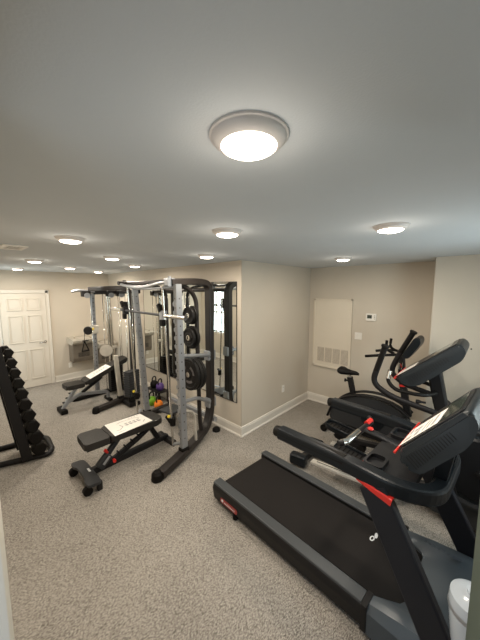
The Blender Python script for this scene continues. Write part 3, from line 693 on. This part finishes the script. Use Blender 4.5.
bm = B(); lathe(bm, [(0, -.002), (.012, -.002), (.012, 0), (.025, 0)], (1.77, 2.42, bz), (0, -1, 0)); part(bar, 'sleeve_cap', bm, INK)
for y, x in ((2.89, 1.79), (4.03, 1.86)):
    bm = B(); box(bm, (x, y, bz), (.07, .07, .12), None, .01); part(bar, 'bar_carriage', bm, SILVER if y < 3 else BLACK)
    bm = B(); box(bm, (x-.03, y+.03, bz+.09), (.04, .05, .10), Matrix.Rotation(-.5, 3, 'X'), .012); box(bm, (x, y, bz+.09), (.05, .07, .08), None, .012); part(bar, 'bar_hook', bm, RUBBER)
    bm = B(); box(bm, (x-.03, y-.03, bz-.085), (.05, .06, .08), None, .012); part(bar, 'bar_hook', bm, RUBBER)
# plate storage post with pegs, arms to the frame
part(SM, 'plate_post', sweep(B(), [(1.90, 2.86, 2.17), (2.14, 2.90, 2.15), (2.32, 2.93, 2.0), (2.345, 2.93, .35), (2.36, 2.92, .12)], .06, .06, rad=.14), BROWNBLACK)
pegs = [(1.77, .17), (1.475, .17), (.98, .19)]
for z, L_ in pegs: part(SM, 'plate_peg', sweep(B(), [(2.35, 2.93, z), (2.35-L_, 2.93, z)], .045), CHROME)
for z0, z1 in ((1.30, 1.16), (.72, .45)):
    a = part(SM, 'brace_arm', sweep(B(), [(1.94, 2.75, z0), (2.25, 2.84, z0-.06), (2.60, 2.98, z1)], .05, .05, rad=.1), SILVER)
    bm = B(); box(bm, (2.61, 3.0, z1), (.14, .105, .14), None, .01); 
    for q in (-.04, .04): cyl(bm, (2.585, 2.95, z1+q), (2.585, 2.944, z1+q), .012)
    part(a, 'brace_clamp', bm, SILVER)
part(SM, 'foot_brace', sweep(B(), [(1.95, 2.75, .60), (2.12, 2.80, .52), (2.16, 2.80, .44), (2.16, 2.78, .12)], .035, rad=.06), STEEL)
part(SM, 'rest_plate', box(B(), (2.28, 3.52, .28), (.28, .28, .03), Matrix.Rotation(.15, 3, 'Z'), .015), SHROUD)
bm = B(); sweep(bm, [(2.28, 3.52, .26), (2.36, 3.60, .05)], .06, .06, shape='rect'); sweep(bm, [(2.36, 3.60, .05), (2.62, 4.0, .05)], .06, .06, shape='rect'); part(SM, 'rest_leg', bm, BLACK)

def plate(x, z, r, th, label, holes=True):
    """iron disc with its axis along x, front face at x"""
    t = thing('weight_plate', label, 'weight plate', (x+.14, 2.93, z), 0, 'weight plates on the storage pegs')
    bm = B(); lathe(bm, [(.026, -.002), (.06 if r > .12 else .04, -.002), (.062 if r > .12 else .042, .006), (r*.62, .010), (r*.80, .008), (r*.84, 0), (r*.97, 0), (r, .006), (r, th-.006), (r*.97, th), (.026, th), (.026, -.002)], (0, 0, 0), (1, 0, 0), 40)
    part(t, 'disc', bm, IRON, False)
    bm = B(); lathe(bm, [(.0235, -.004), (.034, -.004), (.034, 0), (.0235, th)], (0, 0, 0), (1, 0, 0), 24); part(t, 'hub', bm, CHROME, False)
    if holes and r > .12:
        for a in (.4, .4+2*PI/3, .4+4*PI/3):
            b = B(); 
            pts = [((r*.40)*math.cos(a+q), (r*.40)*math.sin(a+q)) for q in (-.6, -.3, 0, .3, .6)]+[((r*.58)*math.cos(a+q), (r*.58)*math.sin(a+q)) for q in (.6, .3, 0, -.3, -.6)]
            prism(b, pts, (.0075, 0, 0), (0, 1, 0), (0, 0, 1), (.004, 0, 0)); part(t, 'grip_recess', b, INK, False)
    return t
plate(2.035, 1.77, .115, .04, 'small black weight plate, front one on the top storage peg')
plate(2.085, 1.77, .122, .04, 'black weight plate on the top storage peg, behind the small front one')
plate(2.035, 1.475, .125, .035, 'smaller black weight plate in front on the middle storage peg')
plate(2.08, 1.475, .155, .04, 'middle sized black weight plate, rear one on the middle peg')
plate(2.02, .98, .215, .045, 'big black weight plate, front one on the lowest storage peg')
plate(2.07, .98, .222, .045, 'big black weight plate, second on the lowest storage peg')
plate(2.12, .98, .222, .045, 'big black weight plate, rearmost on the lowest storage peg')

# ------------------------------------------------------------------ cable machine behind it
CM = thing('cable_machine', 'cable machine with chrome columns, pulleys and dark weight stacks behind the rack', 'cable machine', (2.1, 5.3, 0))
part(CM, 'main_frame', sweep(B(), [(1.68, 4.90, .05), (2.05, 4.96, .07), (2.32, 4.98, .09), (2.40, 4.98, .3), (2.40, 4.98, 2.08), (2.25, 4.98, 2.14), (2.0, 5.05, 2.13), (1.9, 5.5, 2.12)], .08, .10, rad=.16, ref=(0, 1, 0), shape='rect'), BROWNBLACK)
bm = B(); lathe(bm, [(0, 0), (.06, 0), (.064, .02), (.058, .075), (.04, .10), (0, .10)], (1.67, 4.895, 0)); part(CM, 'front_foot', bm, RUBBER)
part(CM, 'short_post', sweep(B(), [(2.13, 4.97, .08), (2.08, 4.98, .92)], .075, .06, shape='rect', ref=(0, 1, 0)), STEEL)
bm = B(); box(bm, (2.13, 4.97, .12), (.10, .09, .08), None, .01); part(CM, 'post_shoe', bm, BLACK)
def stack(x, y, z0, n, m, rz=0):
    bm = B()
    for k in range(n): box(bm, (x, y, z0+k*.042), (.24, .14, .037), Matrix.Rotation(rz, 3, 'Z'), .006)
    part(CM, 'weight_stack', bm, m)
stack(2.24, 4.72, .22, 11, SHROUD, .3)
stack(2.30, 5.555, .10, 12, BLACK, .0)
part(CM, 'rear_base', sweep(B(), [(1.55, 5.72, .04), (2.55, 5.72, .04)], .09, .07, shape='rect'), BLACK)
part(CM, 'side_base', sweep(B(), [(2.50, 5.70, .04), (2.48, 4.98, .04)], .08, .07, shape='rect'), BLACK)
part(CM, 'stack_base', sweep(B(), [(2.24, 4.94, .05), (2.24, 4.64, .05)], .20, .07, shape='rect'), BLACK)
part(CM, 'stack_riser', sweep(B(), [(2.24, 4.72, .08), (2.24, 4.72, .21)], .10, .08, shape='rect', ref=(0, 1, 0)), BLACK)
# perforated adjustable column
col = part(CM, 'adjustable_column', sweep(B(), [(2.00, 5.72, .06), (2.00, 5.72, 2.04)], .075, .07, shape='rect', ref=(0, 1, 0)), SILVER)
bm = B()
for k in range(22): 
    z = .3+k*.078; cyl(bm, (1.9615, 5.72, z), (1.9605, 5.72, z), .011, n=10); cyl(bm, (2.0, 5.6835, z), (2.0, 5.6825, z), .011, n=10)
part(col, 'pin_hole', bm, INK)
cg = part(CM, 'pulley_carriage', box(B(), (2.00, 5.70, 1.34), (.13, .12, .16), None, .012), STEEL)
bm = B(); lathe(bm, [(0, .02), (.018, .018), (.018, 0)], (1.95, 5.62, 1.36), (-.3, -1, 0)); part(cg, 'carriage_pin', bm, YELLOW)
bm = B(); lathe(bm, [(0, -.02), (.072, -.02), (.08, -.012), (.07, 0), (.08, .012), (.072, .02), (0, .02)], (1.87, 5.66, 1.33), (-.9, -1, 0), 28); part(cg, 'pulley', bm, BLACK)
bm = B(); sweep(bm, [(1.80, 5.64, 1.31), (1.79, 5.64, 1.14)], .010); part(cg, 'cable', bm, BLACK)
bm = B(); sweep(bm, [(1.79, 5.64, 1.14), (1.74, 5.63, .96), (1.86, 5.65, .96), (1.79, 5.64, 1.14)], .022, rad=.02); sweep(bm, [(1.735, 5.63, .955), (1.865, 5.65, .955)], .034); part(cg, 'cable_handle', bm, RUBBER)
for x, y in ((2.30, 5.68), (2.37, 5.76)):
    part(CM, 'chrome_column', sweep(B(), [(x, y, .06), (x-.05, y, 2.02)], .085), CHROME)
for x, y in ((1.93, 5.62), (2.18, 5.70), (2.46, 5.64), (2.52, 5.70), (2.18, 4.72), (2.30, 4.72)):
    part(CM, 'stack_rod', sweep(B(), [(x, y, .08), (x, y, 2.04)], .014, n=8), CHROME)
part(CM, 'top_boom', sweep(B(), [(2.02, 5.66, 2.05), (2.50, 5.66, 2.06), (2.52, 4.9, 2.07)], .09, .07, shape='rect', rad=.05), BLACK)
part(CM, 'top_boom', sweep(B(), [(1.62, 5.62, 2.07), (1.72, 5.60, 2.10), (1.95, 5.66, 2.07), (2.2, 5.66, 2.05), (2.32, 5.66, 2.07)], .055, .05, rad=.08), SILVER)
for x in (1.86, 2.30, 2.5):
    bm = B(); box(bm, (x, 5.64, 2.03), (.15, .12, .11), None, .02); hs = part(CM, 'pulley_housing', bm, BLACK)
    bm = B(); lathe(bm, [(0, -.02), (.05, -.02), (.045, 0), (.05, .02), (0, .02)], (x, 5.57, 2.0), (0, 1, 0), 20); part(hs, 'pulley', bm, SILVER)
bm = B(); lathe(bm, [(0, 0), (.07, 0), (.075, .012), (.10, .012), (.105, 0), (.115, .008), (.115, .03), (0, .035)], (2.16, 5.60, .91), (-.35, -1, 0), 36); pl = part(CM, 'low_pulley_disc', bm, STEEL)
bm = B()
for a in range(5): cyl(bm, V((2.19, 5.60, .93))+V((.06*math.cos(a*1.257), -.0-.02*math.cos(a*1.257), .06*math.sin(a*1.257))), V((2.178, 5.565, .93))+V((.06*math.cos(a*1.257), -.02*math.cos(a*1.257), .06*math.sin(a*1.257))), .012, n=10)
part(pl, 'disc_bolt', bm, INK)
part(CM, 'disc_mount', sweep(B(), [(2.19, 5.62, .93), (2.30, 5.70, .93), (2.42, 5.70, .93)], .07, .05, shape='rect'), STEEL)

# ------------------------------------------------------------------ benches
BN = thing('weight_bench', 'flat black padded bench with a white sheet on it, nearest bench', 'bench', (1.4, 3.2, 0))
part(BN, 'seat_pad', prism(B(), rnd([(.92, 3.09), (1.185, 3.07), (1.185, 3.40), (.94, 3.42)], .035), (0, 0, .375), (1, 0, 0), (0, 1, 0), (0, 0, .075), .018), VINYL)
part(BN, 'back_pad', prism(B(), rnd([(1.192, 3.07), (1.80, 3.05), (1.86, 3.10), (1.84, 3.38), (1.78, 3.43), (1.192, 3.40)], .035), (0, 0, .375), (1, 0, 0), (0, 1, 0), (0, 0, .075), .018), VINYL)
for z in (.372,): part(BN, 'pad_board', prism(B(), [(.95, 3.12), (1.8, 3.10), (1.8, 3.37), (.96, 3.38)], (0, 0, .350), (1, 0, 0), (0, 1, 0), (0, 0, .024)), BLACK)
part(BN, 'base_beam', sweep(B(), [(.96, 3.16, .09), (1.3, 3.19, .085), (2.0, 3.24, .075)], .075, .07, shape='rect'), BLACK)
part(BN, 'rear_foot', sweep(B(), [(2.0, 3.06, .035), (2.0, 3.42, .035)], .07, .07, shape='rect'), BLACK)
ff = part(BN, 'front_foot', prism(B(), rnd([(-.28, -.07), (-.16, -.07), (-.12, -.045), (.12, -.045), (.16, -.07), (.27, -.07), (.27, .065), (.18, .075), (-.18, .075), (-.28, .065)], .025), (.93, 3.15, .10), (0, 1, 0), (.97, 0, -.10), (.0, 0, .03), .008), SHROUD)
part(ff, 'foot_badge', prism(B(), rr(.075, .022, .005), (.965, 3.15, .128), (0, 1, 0), (.97, 0, -.10), (0, 0, .003)), MARKW)
for y in (2.93, 3.37):
    bm = B(); box(bm, (.99, y, .05), (.05, .05, .10), None, .01); part(ff, 'foot_leg', bm, BLACK)
    bm = B(); cyl(bm, (.875, y-.02, .045), (.875, y+.03, .045), .045); part(ff, 'transport_wheel', bm, RUBBER)
part(BN, 'seat_support', sweep(B(), [(1.08, 3.18, .10), (1.36, 3.22, .36)], .05, .06, shape='rect'), SHROUD)
lad = part(BN, 'incline_ladder', sweep(B(), [(1.22, 3.16, .12), (1.55, 3.18, .24), (1.80, 3.20, .36)], .055, .05, shape='rect', rad=.2), BLACK)
bm = B()
for k in range(6):
    q = V((1.30+k*.085, 3.165, .175+k*.037)); box(bm, q, (.018, .06, .045), Matrix.Rotation(-.45, 3, 'Y'), .005)
part(lad, 'ladder_notch', bm, BLACK)
bm = B(); box(bm, (1.12, 3.13, .17), (.16, .06, .10), Matrix.Rotation(-.75, 3, 'Y'), .015); hg = part(BN, 'seat_hinge', bm, SHROUD)
bm = B(); sweep(bm, [(1.10, 3.09, .15), (1.17, 3.09, .22)], .018, .03); part(hg, 'hinge_plate', bm, SILVER)
for p, q in (((1.16, 3.13, .25), (1.13, 3.11, .30)), ((1.20, 3.06, .18), (1.19, 3.01, .185))):
    bm = B(); cyl(bm, p, q, .014, .018); part(hg, 'pop_pin', bm, RED)
part(BN, 'rear_post', sweep(B(), [(1.72, 3.22, .36), (1.86, 3.23, .10)], .055, .06, shape='rect', rad=.05), BLACK)
# sheet of paper lying on the pad: a thing of its own
def sheet(pts, label, base):
    t = thing('paper_sheet', label, 'paper', base)
    bm = B(); a = [bm.verts.new(V(p)) for p in pts]; f = bm.faces.new(a)
    r = bmesh.ops.extrude_face_region(bm, geom=[f]); nrm = (V(pts[1])-V(pts[0])).cross(V(pts[2])-V(pts[0])).normalized()
    if nrm.z < 0: nrm = -nrm
    bmesh.ops.translate(bm, verts=[v for v in r['geom'] if isinstance(v, bmesh.types.BMVert)], vec=nrm*.0015)
    part(t, 'sheet', bm, PAPER)
    P = [V(p) for p in pts]
    def at(u, v): return (P[0]*(1-u)+P[1]*u)*(1-v)+(P[3]*(1-u)+P[2]*u)*v+nrm*.0019
    bm = B()
    def q(u0, v0, u1, v1, wd=.012):
        d = V((u1-u0, v1-v0)); n_ = V((-d.y, d.x)).normalized()*wd
        bm.faces.new([bm.verts.new(at(*c)) for c in ((u0+n_.x, v0+n_.y), (u0-n_.x, v0-n_.y), (u1-n_.x, v1-n_.y), (u1+n_.x, v1+n_.y))])
    for s in [(.25, .75, .35, .82), (.35, .82, .75, .80), (.75, .80, .85, .68), (.2, .25, .32, .42), (.32, .42, .28, .6), (.12, .3, .2, .25), (.12, .12, .3, .12), (.8, .2, .9, .35)]: q(*s)
    for k in range(4): q(.40+k*.11, .42, .47+k*.11, .46, .05); q(.40+k*.11, .56, .48+k*.11, .58, .03)
    for k in range(4): q(.62+k*.08, .90, .66+k*.08, .92, .018)
    part(t, 'print', bm, INKG)
    return t
sheet([(1.225, 3.050, .4515), (1.71, 3.085, .4515), (1.695, 3.385, .4515), (1.245, 3.405, .4515)], 'white printed diagram sheet lying on the nearest flat bench', (1.45, 3.24, .4515))

FB = thing('weight_bench', 'inclined black bench with silver leg, farther one by the drinking fountain', 'bench', (1.8, 5.3, 0))
part(FB, 'seat_pad', prism(B(), rnd([(1.33, 5.20), (1.62, 5.18), (1.62, 5.46), (1.33, 5.48)], .04), (0, 0, .40), (1, 0, 0), (0, 1, 0), (0, 0, .075), .02), VINYL)
bd = V((.82, 0, .33)).normalized(); bn = V((-bd.z, 0, bd.x))
part(FB, 'back_pad', prism(B(), rnd([(0, -.13), (.0, .13), (.84, .13), (.84, -.13)], .04), V((1.64, 5.32, .42)), bd, (0, 1, 0), bn*.07, .018), VINYL)
part(FB, 'back_board', prism(B(), [(.04, -.1), (.04, .1), (.8, .1), (.8, -.1)], V((1.64, 5.32, .42))-bn*.02, bd, (0, 1, 0), bn*.02), BLACK)
part(FB, 'front_leg', sweep(B(), [(1.52, 5.33, .40), (1.28, 5.33, .05)], .06, .055, shape='rect'), SILVER)
part(FB, 'front_foot', sweep(B(), [(1.28, 5.20, .04), (1.28, 5.47, .04)], .10, .07, shape='rect', ref=(0, 0, 1)), RUBBER)
bm = B()
for k in range(4): box(bm, (1.32+k*.05, 5.36, .16+k*.07), (.05, .03, .02), None, .005)
part(FB, 'height_notch', bm, BLACK)
part(FB, 'base_beam', sweep(B(), [(1.36, 5.33, .15), (1.55, 5.33, .26), (2.05, 5.33, .17), (2.05, 5.33, .05)], .055, .055, shape='rect', rad=.06), SILVER)
part(FB, 'support_strut', sweep(B(), [(1.60, 5.33, .27), (1.95, 5.33, .48)], .05, .05, shape='rect'), BLACK)
part(FB, 'rear_foot', sweep(B(), [(2.05, 5.20, .03), (2.05, 5.46, .03)], .06, .06, shape='rect', ref=(0, 0, 1)), RUBBER)
pc0 = V((1.64, 5.32, .42))+bn*.0715
sheet([pc0+bd*.10+V((0, -.12, 0)), pc0+bd*.50+V((0, -.12, 0)), pc0+bd*.50+V((0, .12, 0)), pc0+bd*.10+V((0, .12, 0))], 'white printed sheet lying on the inclined backrest of the far bench', pc0+bd*.3)

# ------------------------------------------------------------------ dumbbell tower
DR = thing('dumbbell_rack', 'black upright dumbbell tower on looped tube base at the left edge', 'dumbbell rack', (.6, 4.25, 0))
part(DR, 'base_loop', sweep(B(), [(.20, 4.22, .035), (.78, 4.02, .035), (.83, 4.06, .06), (.86, 4.44, .06), (.80, 4.56, .035), (.20, 4.64, .035)], .065, rad=.07), BLACK)
part(DR, 'base_cross', sweep(B(), [(.22, 4.20, .035), (.22, 4.66, .035)], .06), BLACK)
for y in (4.02, 4.38):
    part(DR, 'leaning_post', sweep(B(), [(.57, y+.02, .05), (.37, y+.02, 1.46)], .10, .045, shape='rect', ref=(0, 1, 0)), BLACK)
    part(DR, 'rear_strut', sweep(B(), [(.37, y+.02, 1.40), (.24, y+.02, .05)], .05, .04, shape='rect', ref=(0, 1, 0)), BLACK)
part(DR, 'top_handle', sweep(B(), [(.37, 4.06, 1.45), (.39, 4.08, 1.50), (.39, 4.42, 1.50), (.37, 4.44, 1.45)], .045, rad=.04), BLACK)
rk = []
N = 10
for k in range(N):
    z = .15+.157*k-.002*k*(k+1); xp = .57-.20*(z-.05)/1.41; r = .082-.0035*k
    for y in (4.16, 4.24):
        bm = B(); sweep(bm, [(xp+.03, y, z-.03), (xp+.055+r*.7, y, z-.028), (xp+.055+r, y, z-.018)], .02, .014, rad=.015, ref=(0, 0, 1)); part(DR, 'cradle_arm', bm, BLACK)
words = ['lowest and heaviest', 'second from the bottom', 'third from the bottom', 'fourth from the bottom', 'fifth from the bottom', 'fifth from the top', 'fourth from the top', 'third from the top', 'second from the top', 'topmost and smallest']
for k in range(N):
    z = .15+.157*k-.002*k*(k+1); xp = .57-.20*(z-.05)/1.41; r = .082-.0035*k; hl = .13-.006*k
    t = thing('hex_dumbbell', 'black rubber hex dumbbell, %s in the tower' % words[k], 'dumbbell', (xp+.055+r, 4.20, z), 0, 'hex dumbbells in the tower')
    for s in (-1, 1):
        y0 = s*(.09); bm = B(); yy = y0+s*hl
        pts = [(math.cos(a)*r, math.sin(a)*r) for a in [PI/3*j for j in range(6)]]
        prism(bm, pts, (0, y0, 0), (1, 0, 0), (0, 0, 1), (0, s*hl, 0), .012); part(t, 'head', bm, RUBBER, False)
    part(t, 'handle', sweep(B(), [(0, -.095, 0), (0, 0, 0), (0, .095, 0)], .03), CHROME, False)

# ------------------------------------------------------------------ kettlebells
def kettlebell(x, y, z, r, m, label):
    t = thing('kettlebell', label, 'kettlebell', (x, y, z), .4, 'kettlebells by the weight machine')
    bm = B(); lathe(bm, [(0, 0), (r*.6, 0), (r*.9, r*.35), (r, r*.85), (r*.92, r*1.35), (r*.6, r*1.75), (0, r*1.9)]); part(t, 'bell', bm, m, False)
    bm = B(); sweep(bm, [(-r*.62, 0, r*1.45), (-r*.78, 0, r*2.3), (-r*.4, 0, r*2.85), (r*.4, 0, r*2.85), (r*.78, 0, r*2.3), (r*.62, 0, r*1.45)], r*.32, rad=r*.5, n=10); part(t, 'handle', bm, IRON, False)
kettlebell(2.49, 4.50, 0, .085, KGREEN, 'lime green kettlebell with black handle on the floor')
kettlebell(2.50, 4.28, 0, .078, KORANGE, 'orange kettlebell with black handle on the floor')
SH = thing('storage_stand', 'low black stand by the wall holding the purple kettlebell', 'stand', (2.69, 4.63, 0))
part(SH, 'shelf', span(2.58, 2.80, 4.40, 4.86, .20, .22, .006), BLACK)
for x in (2.60, 2.78):
    for y in (4.42, 4.84): part(SH, 'leg', span(x-.015, x+.015, y-.015, y+.015, 0, .20), BLACK)
kettlebell(2.69, 4.53, .22, .075, KPURPLE, 'dark purple kettlebell on the low stand by the wall')
kettlebell(2.69, 4.74, .22, .075, IRON, 'black kettlebell on the low stand beside the purple one')

# ------------------------------------------------------------------ wipes canister by the entrance door
CN = thing('wipes_dispenser', 'white round canister on a stand beside the green grey door edge', 'dispenser', (1.42, -.035, 0))
cx, cy = 1.42, -.035
bm = B(); lathe(bm, [(0, 0), (.13, 0), (.13, .012), (.03, .03), (.02, .04), (.02, .56), (.05, .58), (0, .58)], (cx, cy, 0)); part(CN, 'stand', bm, SILVER)
bm = B(); lathe(bm, [(0, .58), (.070, .58), (.074, .60), (.090, .76), (.090, .78), (.086, .81), (.05, .83), (.03, .832), (.03, .845), (0, .846)], (cx, cy, 0), n=40); part(CN, 'canister', bm, CANW)
bm = B(); lathe(bm, [(.0895, .745), (.092, .755), (.091, .765)], (cx, cy, 0), n=40); part(CN, 'lid_seam', bm, SILVER)
